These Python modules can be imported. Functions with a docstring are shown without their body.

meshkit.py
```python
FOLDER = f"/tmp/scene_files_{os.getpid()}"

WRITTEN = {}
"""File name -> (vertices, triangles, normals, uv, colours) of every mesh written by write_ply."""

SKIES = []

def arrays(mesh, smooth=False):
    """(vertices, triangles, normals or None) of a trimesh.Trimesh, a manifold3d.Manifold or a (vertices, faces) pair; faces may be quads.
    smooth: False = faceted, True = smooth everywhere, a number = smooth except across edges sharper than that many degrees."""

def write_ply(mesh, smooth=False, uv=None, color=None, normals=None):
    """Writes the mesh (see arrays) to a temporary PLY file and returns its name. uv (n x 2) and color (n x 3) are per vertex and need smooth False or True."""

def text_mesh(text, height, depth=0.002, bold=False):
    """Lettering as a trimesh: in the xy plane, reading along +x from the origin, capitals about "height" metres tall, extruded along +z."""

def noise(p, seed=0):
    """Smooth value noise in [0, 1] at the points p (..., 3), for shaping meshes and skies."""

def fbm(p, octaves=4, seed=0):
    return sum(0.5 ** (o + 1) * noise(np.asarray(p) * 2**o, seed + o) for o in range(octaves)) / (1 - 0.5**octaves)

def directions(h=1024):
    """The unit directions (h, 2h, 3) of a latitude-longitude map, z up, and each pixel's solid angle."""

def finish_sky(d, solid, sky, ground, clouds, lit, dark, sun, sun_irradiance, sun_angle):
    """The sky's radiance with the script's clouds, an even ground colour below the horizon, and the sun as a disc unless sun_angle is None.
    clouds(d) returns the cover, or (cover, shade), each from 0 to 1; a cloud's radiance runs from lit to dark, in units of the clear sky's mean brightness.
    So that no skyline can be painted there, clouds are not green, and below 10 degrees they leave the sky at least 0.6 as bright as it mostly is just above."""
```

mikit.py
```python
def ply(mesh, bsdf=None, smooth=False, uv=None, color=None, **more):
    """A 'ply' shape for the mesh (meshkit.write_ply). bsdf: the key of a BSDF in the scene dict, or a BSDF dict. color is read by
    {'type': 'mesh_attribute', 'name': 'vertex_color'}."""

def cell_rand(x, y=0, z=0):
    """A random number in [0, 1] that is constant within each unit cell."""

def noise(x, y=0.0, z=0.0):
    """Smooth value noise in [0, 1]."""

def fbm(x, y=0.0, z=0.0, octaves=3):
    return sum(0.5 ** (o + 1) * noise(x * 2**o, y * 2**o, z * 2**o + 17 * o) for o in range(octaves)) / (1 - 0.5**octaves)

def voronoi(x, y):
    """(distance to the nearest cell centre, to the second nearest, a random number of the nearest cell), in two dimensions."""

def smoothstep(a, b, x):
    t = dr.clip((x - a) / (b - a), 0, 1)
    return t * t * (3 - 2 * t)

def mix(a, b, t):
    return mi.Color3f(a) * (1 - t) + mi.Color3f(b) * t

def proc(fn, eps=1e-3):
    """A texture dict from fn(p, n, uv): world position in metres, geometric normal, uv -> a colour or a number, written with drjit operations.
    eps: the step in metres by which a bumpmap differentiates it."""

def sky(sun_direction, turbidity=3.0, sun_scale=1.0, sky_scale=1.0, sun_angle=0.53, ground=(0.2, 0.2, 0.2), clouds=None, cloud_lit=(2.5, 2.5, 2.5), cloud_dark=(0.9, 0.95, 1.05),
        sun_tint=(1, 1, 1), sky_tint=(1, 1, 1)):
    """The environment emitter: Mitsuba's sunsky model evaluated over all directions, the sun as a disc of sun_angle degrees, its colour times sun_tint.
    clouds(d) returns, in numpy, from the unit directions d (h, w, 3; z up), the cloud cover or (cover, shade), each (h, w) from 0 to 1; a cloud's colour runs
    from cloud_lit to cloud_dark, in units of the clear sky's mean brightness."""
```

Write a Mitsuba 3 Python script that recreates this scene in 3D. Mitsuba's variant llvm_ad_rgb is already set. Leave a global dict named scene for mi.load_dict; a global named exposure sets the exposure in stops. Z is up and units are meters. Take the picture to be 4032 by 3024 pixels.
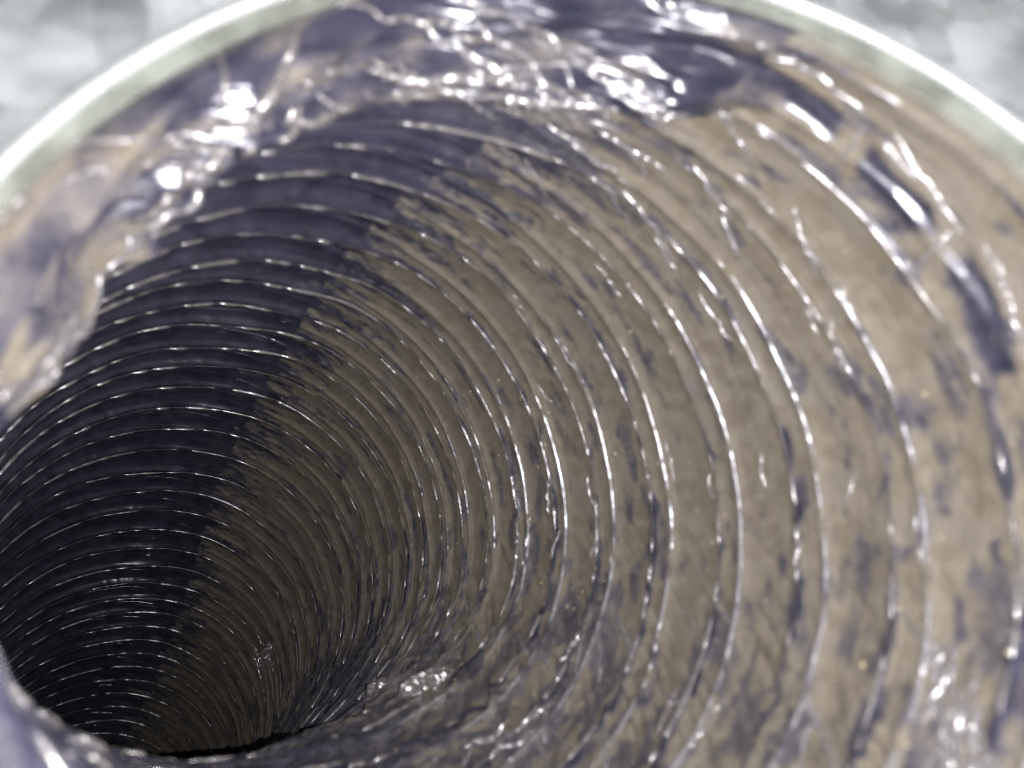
import math
import numpy as np, trimesh, mitsuba as mi, mikit, meshkit
from mikit import noise, fbm, smoothstep, mix
import drjit as dr
T = mi.ScalarTransform4f
scene, labels = {}, {}

# ------------------------------------------------------------------ camera, light, exposure
R = 0.1                                    # radius of the duct in metres (eight inch duct)
CAM = np.array([0.0, 0.0, 1.0])
FOV = math.degrees(2 * math.atan(2016 / 2912))
scene['camera'] = {'type': 'thinlens', 'fov': FOV, 'fov_axis': 'x', 'near_clip': 0.005, 'far_clip': 10.0,
                   'aperture_radius': 0.0016, 'focus_distance': 0.50,
                   'to_world': T().look_at(origin=CAM.tolist(), target=(CAM + [0, 1, 0]).tolist(), up=[0, 0, 1])}


def world(P):
    """Duct units (x right, y down, z ahead, in duct radii) -> metres, z up."""
    P = np.asarray(P, float)
    return np.stack([P[..., 0], P[..., 2], -P[..., 1]], -1) * R + CAM


# the phone's flash: a small lamp beside the lens
scene['flash_lamp'] = {'type': 'point', 'position': world([0.10, 0.02, -0.02]).tolist(), 'intensity': {'type': 'rgb', 'value': [0.60, 0.59, 0.625]}}
scene['ambient_fill'] = {'type': 'constant', 'radiance': {'type': 'rgb', 'value': [0.03, 0.031, 0.036]}}  # dim even fill from all sides, added for haze and sheen; no lamp
exposure = 0.0

# ------------------------------------------------------------------ path of the duct (fitted)
START = np.array([-0.263, 0.284, 1.987])
YAW0, PIT0, PITCH = -0.647, 0.261, 0.229
KY = [-.051, .047, -.033, .018, -.008, -.015]
KP = [-.018, .025, .053, .029, -.004, .015]
KN = np.linspace(0, 26, 6)
SUB = 40


def _march(step, lim):
    c, y, p, out = START.copy(), YAW0, PIT0, []
    for i in range(lim * 4 + 1):
        d = np.array([math.sin(y) * math.cos(p), math.sin(p), math.cos(y) * math.cos(p)])
        out.append(np.r_[c, d])
        t = step * i / 4
        y += np.interp(t, KN, KY) * step / 4
        p += np.interp(t, KN, KP) * step / 4
        c = c + d * PITCH * step / 4
    return np.array(out)


PATH = np.vstack([_march(-1, 8)[:0:-1], _march(1, 36)])
PATH_S = np.arange(len(PATH)) / 4 - 8.0


def frame(s):
    s = np.asarray(s, float)
    a = np.stack([np.interp(s, PATH_S, PATH[:, k]) for k in range(6)], -1)
    c, d = a[..., :3], a[..., 3:]
    d = d / np.linalg.norm(d, axis=-1, keepdims=True)
    u = np.cross(d, [0, -1.0, 0])
    u /= np.linalg.norm(u, axis=-1, keepdims=True)
    return c, d, u, np.cross(d, u)


# rim of the metal collar (duct units)
RIM_C, RIM_YAW, RIM_PIT, RIM_R = np.array([0.13528, 0.05456, 1.14034]), -0.07961, 0.44674, 1.1213
RIM_D = np.array([math.sin(RIM_YAW) * math.cos(RIM_PIT), math.sin(RIM_PIT), math.cos(RIM_YAW) * math.cos(RIM_PIT)])
RIM_U = np.cross(RIM_D, [0, -1.0, 0]); RIM_U /= np.linalg.norm(RIM_U)
RIM_V = np.cross(RIM_D, RIM_U)

V0 = 5.25
_SA = np.arange(-30, 391, 30)
_ST = [-5.25, -5.55, -5.55, -5.25, -4.65, -3.75, -2.7, -2.1, -2.1, -2.8, -3.8, -4.65, -5.25, -5.55, -5.55]


def s_of(v, deg):
    """Rows in front of coil 0 are squeezed where the duct bends away from the collar."""
    st = np.interp(deg, _SA, _ST)
    return np.where(v >= 0, v, v * st / -V0)


def dang(t, a):
    return (t - a + 180) % 360 - 180


def sstep(a, b, x):
    t = np.clip((x - a) / (b - a), 0, 1)
    return t * t * (3 - 2 * t)


def N(deg, l, ka, kl, seed, octaves=1):
    """Noise on the tube wall: ka cells per radius round it, kl cells per radius along it."""
    t = np.radians(deg)
    q = np.stack([np.cos(t) * ka, np.sin(t) * ka, l * kl], -1)
    return meshkit.fbm(q, octaves, seed) if octaves > 1 else meshkit.noise(q, seed)


def ridged(n):
    return 1 - np.abs(2 * n - 1)


LIP_T = [150, 184, 192, 202, 217, 226, 232, 236, 246, 258, 270, 283, 296, 308]
LIP_S = [-.2, -.5, -.6, -.3, .2, -.4, -1.2, -1.8, -1.9, -1.9, -2.2, -2.5, -2.8, -3.6]


def lip_s(deg):
    return np.interp(deg, LIP_T, LIP_S)


def bulge(s, deg):
    """The slack liner sags inwards on the inner side of the bend."""
    b = .155 * np.exp(-((s - 2.0) / 3.0) ** 2) * np.exp(-(dang(deg, 128) / 32) ** 2)
    return b + .235 * np.exp(-((s - 3.8) / 3.0) ** 2) * np.exp(-(dang(deg, 84) / 38) ** 2)


POCKETS = [(279, 292, -3.80, .45), (302, 320, -3.93, .34), (322.5, 338, -3.98, .40), (341, 360, -4.10, .42)]   # lifted liner: from, to (degrees), s, width


def place(v, deg, h):
    """A point of the tube wall, raised h (in radii) towards the axis; the first row is tucked behind the collar's bead."""
    s = s_of(v, deg)
    c, d, u, w = frame(s)
    t = np.radians(deg)[..., None]
    P = c + (1 - h)[..., None] * (np.cos(t) * u + np.sin(t) * w)
    k = 1 - sstep(-V0, -V0 + .55, v)
    q = P - RIM_C
    hgt = (q @ RIM_D)[..., None]
    flat = q - hgt * RIM_D
    rim = RIM_C + flat / np.linalg.norm(flat, axis=-1, keepdims=True) * 1.081 + RIM_D * .052
    return P * (1 - k[..., None]) + rim * k[..., None]


# ------------------------------------------------------------------ materials
def clean_rgb(p, n, uv):
    a = fbm(p.x * 160, p.y * 160, p.z * 160, 2)
    return mix((.012, .012, .020), (.020, .0195, .030), smoothstep(.3, .7, a))


def dust_rgb(p, n, uv):
    a = fbm(p.x * 260, p.y * 260, p.z * 260, 3)
    b = fbm(p.x * 90 + 7, p.y * 90, p.z * 90, 2)
    c = mix((.080, .067, .048), (.102, .088, .066), smoothstep(.3, .7, a))
    c = mix(c, (.094, .081, .063), smoothstep(.45, .75, b))
    return mix((.076, .070, .068), c, smoothstep(.25, .65, uv.x))


def dust_cover(p, n, uv):
    a = fbm(p.x * 900, p.y * 900, p.z * 900, 2)
    b = fbm(p.x * 230 + 3, p.y * 230, p.z * 230, 3)
    return smoothstep(.06, .70, uv.x + .30 * (a - .5) + .34 * (b - .55))


def coil_glint(p, n, uv):  # broken highlight painted on the coils as a silver blend
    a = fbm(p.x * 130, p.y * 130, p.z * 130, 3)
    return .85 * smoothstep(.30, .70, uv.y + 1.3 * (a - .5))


def galv_rgb(p, n, uv):
    f, s_, r = mikit.voronoi(p.x * 120 + p.y * 40, p.z * 120 - p.y * 40)
    b = fbm(p.x * 60, p.y * 60, p.z * 60, 3)
    return mix((.16, .18, .17), (.47, .50, .48), dr.clip(.55 * r + smoothstep(.35, .65, b) * .6, 0, 1))


def zinc_rgb(p, n, uv):
    b = fbm(p.x * 130, p.y * 130, p.z * 130, 3)
    return mix((.10, .108, .088), (.17, .182, .152), smoothstep(.3, .7, b))


def galv_rough(p, n, uv):
    return .30 + .25 * fbm(p.x * 200, p.y * 200, p.z * 200, 2)


scene['clean_film'] = {'type': 'principled', 'base_color': mikit.proc(clean_rgb), 'roughness': .26, 'specular': .5}
scene['dusty_film'] = {'type': 'principled', 'base_color': mikit.proc(dust_rgb), 'roughness': .72, 'specular': .2}
scene['film'] = {'type': 'twosided', 'b': {'type': 'blendbsdf', 'weight': mikit.proc(dust_cover), 'a': {'type': 'ref', 'id': 'clean_film'}, 'c': {'type': 'ref', 'id': 'dusty_film'}}}
scene['glint_silver'] = {'type': 'principled', 'base_color': {'type': 'rgb', 'value': [.50, .49, .50]}, 'metallic': .85, 'roughness': .30, 'specular': .6}  # silver for the painted highlight; the wire is film-coated all round
scene['coil_skin'] = {'type': 'principled', 'base_color': {'type': 'rgb', 'value': [.020, .019, .028]}, 'roughness': .24, 'specular': .8}
scene['coil_cover'] = {'type': 'blendbsdf', 'weight': mikit.proc(dust_cover), 'a': {'type': 'ref', 'id': 'coil_skin'}, 'c': {'type': 'ref', 'id': 'dusty_film'}}
scene['coil_film'] = {'type': 'twosided', 'b': {'type': 'blendbsdf', 'weight': mikit.proc(coil_glint), 'a': {'type': 'ref', 'id': 'coil_cover'}, 'c': {'type': 'ref', 'id': 'glint_silver'}}}
scene['seam_skin'] = {'type': 'principled', 'base_color': {'type': 'rgb', 'value': [.34, .32, .31]}, 'metallic': .8, 'roughness': .30, 'specular': .8}
scene['seam_film'] = {'type': 'twosided', 'b': {'type': 'blendbsdf', 'weight': mikit.proc(dust_cover), 'a': {'type': 'ref', 'id': 'seam_skin'}, 'c': {'type': 'ref', 'id': 'dusty_film'}}}
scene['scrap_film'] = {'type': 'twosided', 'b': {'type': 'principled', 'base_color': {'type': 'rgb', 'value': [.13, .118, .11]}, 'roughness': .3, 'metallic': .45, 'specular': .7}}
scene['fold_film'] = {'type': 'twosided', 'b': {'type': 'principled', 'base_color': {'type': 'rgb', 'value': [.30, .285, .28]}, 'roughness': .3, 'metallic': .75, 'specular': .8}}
scene['galvanised'] = {'type': 'twosided', 'b': {'type': 'principled', 'base_color': mikit.proc(galv_rgb), 'roughness': mikit.proc(galv_rough), 'metallic': .45, 'specular': .5}}
scene['dull_zinc'] = {'type': 'twosided', 'b': {'type': 'principled', 'base_color': mikit.proc(zinc_rgb), 'roughness': .5, 'metallic': .25, 'specular': .4}}
scene['highlight_rim'] = {'type': 'twosided', 'b': {'type': 'principled', 'base_color': {'type': 'rgb', 'value': [.42, .44, .42]}, 'roughness': .34, 'metallic': .6, 'specular': .6}}  # edge highlight put into a paler metal than the sleeve
scene['grit_paint'] = {'type': 'principled', 'base_color': {'type': 'rgb', 'value': [.42, .36, .18]}, 'roughness': .4, 'specular': .5}


# ------------------------------------------------------------------ sheet metal panel and collar
def revolve_rim(profile, n=720, wobble=0.0):
    """Sweeps a closed (radius, depth) profile round the axis of the rim."""
    prof = np.array(profile, float)
    t = np.linspace(0, 2 * np.pi, n, endpoint=False)
    r, h = prof[:, 0][None], prof[:, 1][None]
    deg = np.degrees(t)[:, None]
    if wobble:
        q = np.stack([np.cos(t)[:, None] * r * 2.2, np.sin(t)[:, None] * r * 2.2, 0 * t[:, None] + 0 * r], -1)
        h = h + wobble * (meshkit.fbm(q, 3, 5) - .5) * sstep(1.13, 1.35, r)
    P = RIM_C + (r[..., None] * (np.cos(t)[:, None, None] * RIM_U + np.sin(t)[:, None, None] * RIM_V)) + (h + 0 * deg)[..., None] * RIM_D
    m = len(prof)
    i, j = np.meshgrid(np.arange(n), np.arange(m), indexing='ij')
    a = i * m + j; b = ((i + 1) % n) * m + j; c = ((i + 1) % n) * m + (j + 1) % m; d = i * m + (j + 1) % m
    F = np.stack([a, b, c, d], -1).reshape(-1, 4)
    return world(P.reshape(-1, 3)), F


rr = np.r_[np.linspace(1.128, 2.0, 60), np.linspace(2.03, 3.4, 40)]
front = [(r, .055) for r in rr]
back = [(r, .075) for r in rr[::-1]]
scene['sheet_metal_panel'] = mikit.ply(revolve_rim(front + back, 720, .05), 'galvanised', smooth=40)
labels['sheet_metal_panel'] = {'label': 'pale galvanised sheet metal panel surrounding the round duct opening', 'category': 'metal panel'}

arc = [(1.106 + .017 * math.cos(a), .004 + .017 * math.sin(a)) for a in np.linspace(math.radians(80), math.radians(-190), 22)]
scene['duct_collar__rolled_edge'] = mikit.ply(revolve_rim(arc), 'highlight_rim', smooth=50)
scene['duct_collar__sleeve'] = mikit.ply(revolve_rim([(1.084, .006), (1.084, .062), (1.096, .062), (1.096, .006)]), 'dull_zinc', smooth=40)
labels['duct_collar'] = {'label': 'round galvanised metal collar with a bright rolled edge framing the duct mouth', 'category': 'duct collar'}

# ------------------------------------------------------------------ flexible duct
labels['flexible_duct'] = {'label': 'flexible duct of crinkled dark film on wire coils, brown dust coating its right side', 'category': 'flexible duct'}


def crease_at(k, deg):
    return .30 + .13 * (N(deg, k, 2.0, 1.7, 11) - .5) + .010 * (N(deg, k, 9, 1.7, 15) - .5)


def coil_wave(v, deg, l):
    """How far the liner stands in from its mean surface: over the wire, at the crease behind it, and bellied out between."""
    f = v - np.floor(v)
    k = np.floor(v)
    fc = crease_at(k, deg)
    dark = sstep(170, 205, deg) * (1 - sstep(278, 300, deg))
    amp = .034 * ((.2 + .35 * dark) + 1.4 * N(deg, k, 3.5, 1.3, 12) ** 1.6) * (.55 + .45 * dark + .9 * (1 - dark) * N(deg, k, 13 + 0 * k, 1.9, 17))
    wire = .020 * np.exp(-(f / .075) ** 2) + .020 * np.exp(-((1 - f) / .06) ** 2)
    x = f - fc
    crease = amp * np.where(x < 0, np.clip(1 + x / .06, 0, 1), np.clip(1 - x / .12, 0, 1) ** 1.5) * .6
    belly = -.034 * np.where(f < fc, .25 * np.sin(np.pi * np.clip(f / fc, 0, 1)), np.sin(np.pi * np.clip((f - fc) / (1 - fc), 0, 1)) ** .8)
    pleat = (ridged(N(deg, l, 15, 8, 13)) - .5) * .007 * np.exp(-((f - fc) / .16) ** 2) + (ridged(N(deg, l, 9, 32, 14, 2)) - .5) * .0055
    saw = (.003 + .042 * dark) * (np.where(f < fc, f / fc, (1 - f) / (1 - fc)) - .5)
    loose = .30 + .35 * sstep(.55, .8, N(deg, k, 2.6, 1.9, 18, 2))
    side = dark + (1 - dark) * loose
    return wire * (.45 + .05 * dark) + crease * side + belly * (.30 + .1 * dark) + saw + pleat * (.5 + .5 * dark), np.clip(1 - np.abs(x) / .07, 0, 1)


def film_height(v, deg):
    s = s_of(v, deg)
    l = v * PITCH
    wave, crest = coil_wave(v, deg, l)
    low = np.exp(-(np.maximum(np.abs(dang(deg, 95)) - 45, 0) / 30) ** 2)
    # wrinkles running slantwise over the lower side, where the liner is slack
    t2 = deg + 55 * l
    slack = low * (.036 * (ridged(N(t2, l * .3, 9, 6, 21, 2)) - .5) + .022 * (ridged(N(deg + 80 * l, l, 22, 6, 22)) - .5))
    near = sstep(.3, -2.6, v) * (1 - .65 * (1 - sstep(66, 80, np.abs(dang(deg, 15)))))
    soft = near * (.034 * (ridged(N(deg + 14 * l, l, 1.8, 8, 23, 2)) - .5) + .020 * (ridged(N(deg - 10 * l, l, 3.2, 22, 24, 3)) - .5))
    # bunched end of the liner behind the collar
    ls = lip_s(deg) + .28 * (N(deg, 0 * l, 7, 1, 31, 2) - .5)
    left = sstep(180, 203, deg) * (1 - sstep(296, 312, deg))
    cuff = left * (1 - sstep(-.03, .10, s - ls))
    crumple = cuff * (.085 * sstep(-1.3, 0, s - ls) + .080 * (ridged(N(deg + 14 * l, l, 2.2, 8, 32, 2)) - .55) + .026 * (ridged(N(deg - 12 * l, l, 3.0, 19, 33, 2)) - .5))
    h = wave * (1 - .6 * cuff) + slack + soft + crumple + bulge(s, deg)
    pocket = np.zeros_like(h)
    for a, b, ps, w in POCKETS:
        wob = 5 * (N(deg, l, 9, 6, 42, 2) - .5)
        win = sstep(a - 1, a + 3, deg + wob) * (1 - sstep(b - 3, b + 1, deg + wob))
        x = (s - ps) / w + .5 + .25 * (N(deg, l, 9, 2, 41) - .5)
        hole = win * sstep(-.05, .22, x) * (1 - sstep(.5, 1.1, x))
        edge = win * np.exp(-((x + .06) / .16) ** 2)
        h = h - .005 * hole + .009 * edge
        pocket = np.maximum(pocket, hole)
    h = h + .06 * np.exp(-(dang(deg, 52) / 24) ** 2) * sstep(.5, 3, s) * (1 - sstep(9, 13, s)) * (ridged(N(deg + 30 * l, l, 4.5, 2.6, 52, 2)) - .5)
    h = h + .010 * (N(deg, l, 2.2, 1.2, 51, 2) - .5)
    return h, crest, cuff, pocket, low


BND_S = [-6, -2.5, -.6, .8, 3.3, 6, 9.7, 12.6, 16, 20, 25, 36]
BND_T = [292, 288, 284, 282, 286, 291, 294, 298, 301, 302, 304, 306]


def dust_bias(v, deg, crest, cuff, pocket):
    s, l = s_of(v, deg), v * PITCH
    ang = (deg - np.interp(s, BND_S, BND_T)) % 360
    blot = .6 * N(deg, l, 6, 15, 61, 2) + .4 * N(deg + 25 * l, l, 14, 38, 66, 2)
    fine = N(deg, l, 30, 46, 62, 2)
    streak = N(deg + 45 * l, l, 4, 26, 63, 2)
    edge = sstep(-16, 30, np.where(ang > 250, ang - 360, ang) + 44 * (N(deg, l, 4.5, 22, 64, 3) - .5) + 24 * (fine - .5))
    far_end = 1 - sstep(118 - 45 * sstep(3, 10, s), 185 - 60 * sstep(3, 10, s), ang + 70 * (streak - .5))
    b = .06 + edge * far_end * (.85 - .3 * sstep(60, 120, ang))
    b = b + np.minimum((blot - .52) * 2.7, .12) * edge + (fine - .5) * (.08 + .30 * edge) + (streak - .5) * .25 * edge
    b = np.where(edge > .5, np.maximum(b, .25 + .15 * far_end + .22 * (fine - .5)), b)
    b = b - .7 * crest * (.2 + streak)
    b = np.maximum(b, (.26 + .5 * (streak - .5)) * sstep(-1.0, -2.2, v) * sstep(186, 202, deg))
    b = np.where(cuff > .5, .24 + 1.5 * (N(deg + 20 * l, l, 6, 12, 65, 3) - .5) + .15 * (1 - sstep(205, 236, deg)), b)
    return np.clip(b * (1 - pocket) + .17 * pocket, -.3, 1.3)


rows = np.r_[np.arange(-V0, 4, 1 / 40), np.arange(4, 13, 1 / 30), np.arange(13, 24, 1 / 22), np.arange(24, 35, 1 / 10)]
degs = np.linspace(100, 460, 1201) % 360       # the seam lies below the picture
degs[-1] = degs[0]
V, D = np.meshgrid(rows, degs, indexing='ij')
H, crest, cuff, pocket, low = film_height(V, D)
cover = dust_bias(V, D, crest, cuff, pocket)
pts = world(place(V, D, H))
nr, nc = V.shape
i, j = np.meshgrid(np.arange(nr - 1), np.arange(nc - 1), indexing='ij')
a = i * nc + j
quads = np.stack([a, a + 1, a + nc + 1, a + nc], -1).reshape(-1, 4)
uv = np.stack([cover, D / 360], -1).reshape(-1, 2)
scene['flexible_duct__inner_film'] = mikit.ply((pts.reshape(-1, 3), quads), 'film', smooth=True, uv=uv)


def numbered(base, k):
    return base if k == 0 else f'{base}_{k:03d}'


def rope(v, deg, h, rad, sides, uv):
    """A closed cord lying on the liner: row v, height h and radius rad for every angle of the turn."""
    m = len(deg)
    P = place(v, deg, h)
    tan = np.roll(P, -1, 0) - np.roll(P, 1, 0); tan /= np.linalg.norm(tan, axis=1, keepdims=True)
    inw = frame(s_of(v, deg))[0] - P; inw -= (inw * tan).sum(1, keepdims=True) * tan; inw /= np.linalg.norm(inw, axis=1, keepdims=True)
    side = np.cross(tan, inw)
    ph = np.linspace(0, 2 * np.pi, sides, endpoint=False)
    Q = P[:, None] + rad[:, None, None] * (np.cos(ph)[None, :, None] * inw[:, None] + np.sin(ph)[None, :, None] * side[:, None])
    ii, jj = np.meshgrid(np.arange(m), np.arange(sides), indexing='ij')
    A = ii * sides + jj; B = ((ii + 1) % m) * sides + jj; C = ((ii + 1) % m) * sides + (jj + 1) % sides; E = ii * sides + (jj + 1) % sides
    return (world(Q.reshape(-1, 3)), np.stack([A, B, C, E], -1).reshape(-1, 4)), np.repeat(uv, sides, axis=0)


# one wire coil per turn and the seam of the liner beside it, each its own part
rng = np.random.default_rng(4)
for n, k in enumerate(range(-4, 33)):
    m = 720 if k < 8 else 400
    deg = np.linspace(0, 360, m, endpoint=False)
    kk = 0 * deg + k
    v = k + .10 * (rng.random() - .5) * (k > 2) + .06 * (N(deg, kk, 1.2, 1.7, 71) - .5) + .035 * (N(deg, kk, 8, 1.7, 78, 2) - .5)
    Hc, cr, cuff_k, po, _ = film_height(v, deg)
    Hc = Hc - .03 * po - .06 * cuff_k - .04 * sstep(-1.4, -2.2, v) * sstep(195, 215, deg) * (1 - sstep(296, 306, deg))
    smooth_h = np.convolve(np.r_[Hc[-12:], Hc, Hc[:12]], np.ones(25) / 25, 'valid')
    glint_arc = 1 - sstep(30, 75, np.abs(dang(deg, 26)))  # arc of each turn that gets the painted highlight
    h = smooth_h + .002 - .011 * sstep(.35, .75, N(deg, kk, 3, 3.7, 73, 2) + .5 * (1 - glint_arc) - .15)
    rad = .0080 * (1 + .75 * (N(deg, kk, 45, 2.3, 72, 2) - .5))
    uv = np.stack([dust_bias(v, deg, 0 * cr, cuff_k, po) * .8 - .1, .62 * glint_arc * (1 - .85 * sstep(1.5, 6, v))], -1)
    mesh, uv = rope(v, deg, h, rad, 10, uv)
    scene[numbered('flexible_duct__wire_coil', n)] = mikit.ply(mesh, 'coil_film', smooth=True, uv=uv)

    v = k + crease_at(kk, deg)
    Hs, cr, cuff_k, po, low_k = film_height(v, deg)
    Hs = np.convolve(np.r_[Hs[-15:], Hs, Hs[:15]], np.ones(31) / 31, 'valid')
    gap = N(deg, kk, 4, 2.9, 75, 2) * .45 + N(deg, kk, 19, 3.1, 76) * .55
    on = 1 - sstep(.42, .54, gap)
    h = Hs + .0035 - .003 * (1 - on) - .05 * cuff_k - .02 * po
    rad = .0072 * (.30 + 1.4 * N(deg, kk, 30, 2.1, 77, 2)) * (.12 + .88 * on)
    uv = np.stack([(.45 + .30 * sstep(2, 7, v)) * dust_bias(v, deg, 0 * cr, cuff_k, po), 0 * deg], -1)
    mesh, uv = rope(v, deg, h, rad, 8, uv)
    scene[numbered('flexible_duct__liner_seam', n)] = mikit.ply(mesh, 'seam_film', smooth=True, uv=uv)

def v_of(s, deg):
    st = np.interp(deg % 360, _SA, _ST)
    return np.where(s >= 0, s, s * -V0 / st)


def strand(s0, t0, span, ds, rad, seed, wob=.12):
    """A short raised crease of the liner: span degrees long, drifting ds turns along the duct, thin at both ends."""
    m = max(12, int(span * 3))
    x = np.linspace(-1, 1, m)
    t = t0 + span * .5 * x
    v = v_of(s0 + ds * .5 * x + wob * (meshkit.fbm(np.stack([x * span / 5, 0 * x, 0 * x + seed], -1), 2, 91) - .5), t)
    d = t % 360
    h = film_height(v, d)[0]
    h = np.convolve(np.r_[[h[0]] * 3, h, [h[-1]] * 3], np.ones(7) / 7, 'valid')
    taper = np.clip(1 - np.abs(x) ** 3, 0, 1)
    lump = meshkit.noise(np.stack([x * span * .5, 0 * x, 0 * x + seed * 1.7], -1), 92)
    r = rad * (.25 + .75 * taper) * (.6 + .8 * lump)
    P = place(v, d, h + r * .4 - rad * 1.1 * (1 - taper) - rad * 1.2 * np.clip(.42 - lump, 0, 1))
    tan = np.gradient(P, axis=0); tan /= np.linalg.norm(tan, axis=1, keepdims=True)
    inw = frame(s_of(v, d))[0] - P; inw -= (inw * tan).sum(1, keepdims=True) * tan; inw /= np.linalg.norm(inw, axis=1, keepdims=True)
    side = np.cross(tan, inw)
    k = 9
    ph = np.linspace(0, 2 * np.pi, k, endpoint=False)
    Q = P[:, None] + r[:, None, None] * (np.cos(ph)[None, :, None] * inw[:, None] + np.sin(ph)[None, :, None] * side[:, None])
    ii, jj = np.meshgrid(np.arange(m - 1), np.arange(k), indexing='ij')
    F = np.stack([ii * k + jj, (ii + 1) * k + jj, (ii + 1) * k + (jj + 1) % k, ii * k + (jj + 1) % k], -1).reshape(-1, 4)
    return world(Q.reshape(-1, 3)), F


# raised creases of the liner, each a piece of its own
CREASES = [(-4.20, 310, 22, -.10, .0075), (-4.30, 331, 18, .05, .006), (-4.36, 350, 20, .1, .006), (-3.95, 321.5, 3, .5, .006), (-4.0, 339.5, 3, .5, .006), (-2.62, 285, 16, .12, .0100), (-2.42, 284, 15, -.05, .0110), (-2.45, 293, 8, .15, .0085), (-2.95, 275, 20, .3, .010), (-2.75, 268, 22, .4, .009), (-3.2, 280, 14, .2, .009),
           (-2.0, 262, 20, .5, .010), (-1.9, 250, 18, -.3, .011), (-1.6, 276, 16, .3, .007), (-1.0, 290, 12, .3, .006), (-.9, 296, 10, .3, .0065), (-2.1, 304, 12, .3, .007),
           (-1.6, 312, 11, .1, .008), (-2.5, 316, 12, .2, .009), (-3.2, 310, 12, .25, .008), (-2.3, 324, 9, .15, .008), (-1.4, 322, 10, .1, .006), (-3.0, 330, 12, .2, .008)]
for v0, t0, dv, dt, m in ((-3.6, 44, .5, 9, 12), (-3.35, 37, .3, 6, 7), (3.9, 53, .8, 14, 10), (3.15, 15, .4, 7, 5), (19.5, 350, 2, 14, 9), (1.4, 60, 1.2, 10, 7)):
    for _ in range(m):   # knots of crumpled film
        CREASES.append((v0 + dv * rng.uniform(-.5, .5), t0 + dt * rng.uniform(-.5, .5), rng.uniform(6, 15), rng.uniform(-.5, .3), rng.uniform(.004, .009)))
for _ in range(46):      # slack lower side, slanting
    CREASES.append((rng.uniform(-4.2, 5.5), rng.uniform(26, 88), rng.uniform(4, 13), rng.uniform(-.9, .2), rng.uniform(.004, .009)))
for _ in range(16):      # inner side of the bend
    CREASES.append((rng.uniform(-1.5, 4), rng.uniform(98, 160), rng.uniform(5, 14), rng.uniform(-.4, .4), rng.uniform(.003, .006)))
for _ in range(16):      # bunched liner behind the collar
    CREASES.append((rng.uniform(-2.3, -1.0), rng.uniform(196, 262), rng.uniform(14, 34), rng.uniform(-.4, .5), rng.uniform(.004, .007)))
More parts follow.
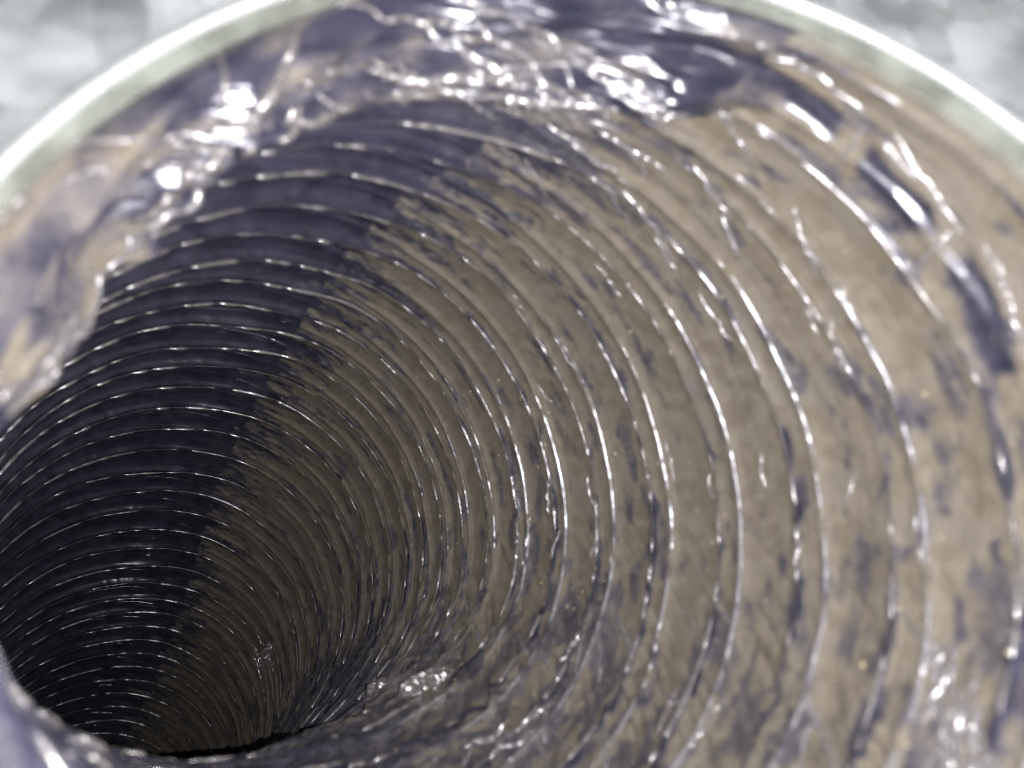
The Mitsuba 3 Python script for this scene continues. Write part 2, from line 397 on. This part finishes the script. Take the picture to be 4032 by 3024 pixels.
for _ in range(14):      # long folds under the top of the rim
    CREASES.append((rng.uniform(-3.3, -1.7), rng.uniform(258, 300), rng.uniform(14, 32), rng.uniform(-.3, .5), rng.uniform(.005, .009)))
for _ in range(22):      # upper right
    CREASES.append((rng.uniform(-3.6, 2.5), rng.uniform(298, 380), rng.uniform(5, 12), rng.uniform(-.15, .25), rng.uniform(.003, .0055)))
for t in np.arange(196, 292, 7.0):      # the bunched edge of the liner
    for off in (-.06, -.22, -.5):
        sl = (lip_s(t + 6) - lip_s(t - 6)) * (1 + .5 * rng.uniform(-1, 1))
        CREASES.append((float(lip_s(t)) + off + rng.uniform(-.08, .08), t + rng.uniform(-3, 3), rng.uniform(9, 18), float(sl), rng.uniform(.006, .013)))
for n, (s0, t0, span, ds, rad) in enumerate(CREASES):
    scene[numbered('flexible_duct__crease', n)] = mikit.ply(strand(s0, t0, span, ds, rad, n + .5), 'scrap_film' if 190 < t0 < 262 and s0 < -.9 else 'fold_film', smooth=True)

# crumpled folds of liner that stand off the wall
FOLDS = [(3.9, 53, .55, 16, .05), (-2.35, 284, .16, 13, .05), (-2.65, 290, .16, 12, .05), (19.0, 352, .7, 8, .06), (6.2, 52, .5, 12, .04)]
for n, (v0, t0, dv, dt, up) in enumerate(FOLDS):
    m = 40
    x, y = np.meshgrid(np.linspace(-1, 1, m), np.linspace(-1, 1, m), indexing='ij')
    v, deg = v0 + dv * .5 * (x + .5 * y), t0 + dt * .5 * y
    Hs = film_height(v, deg % 360)[0]
    q = np.stack([x * 1.7, y * 3.0, 0 * x + 3.3 * n], -1)
    env = np.clip(1 - x * x, 0, 1) ** .7 * np.clip(1 - y * y, 0, 1)
    lift = -.012 + env * (.016 + up * ridged(meshkit.fbm(q, 3, 83)) ** 2)
    P = world(place(v, deg, Hs + lift))
    i, j = np.meshgrid(np.arange(m - 1), np.arange(m - 1), indexing='ij')
    a = i * m + j
    scene[numbered('flexible_duct__liner_fold', n)] = mikit.ply((P.reshape(-1, 3), np.stack([a, a + 1, a + m + 1, a + m], -1).reshape(-1, 4)), 'scrap_film', smooth=60)

# grit lying in the dust
grit = []
for g in range(150):
    v, deg = np.array([rng.uniform(-4, 6)]), np.array([rng.uniform(-35, 60) % 360])
    P = world(place(v, deg, film_height(v, deg)[0] + .002))[0]
    b = trimesh.creation.icosphere(1, rng.uniform(.00012, .00032))
    b.apply_transform(trimesh.transformations.random_rotation_matrix(rng.random(3)))
    b.vertices = b.vertices * rng.uniform(.6, 1.4, 3) + P
    grit.append(b)
scene['flexible_duct__grit'] = mikit.ply(trimesh.util.concatenate(grit), 'grit_paint')
labels['flexible_duct__grit'] = {'label': 'tiny yellowish specks of grit in the dust', 'kind': 'stuff'}
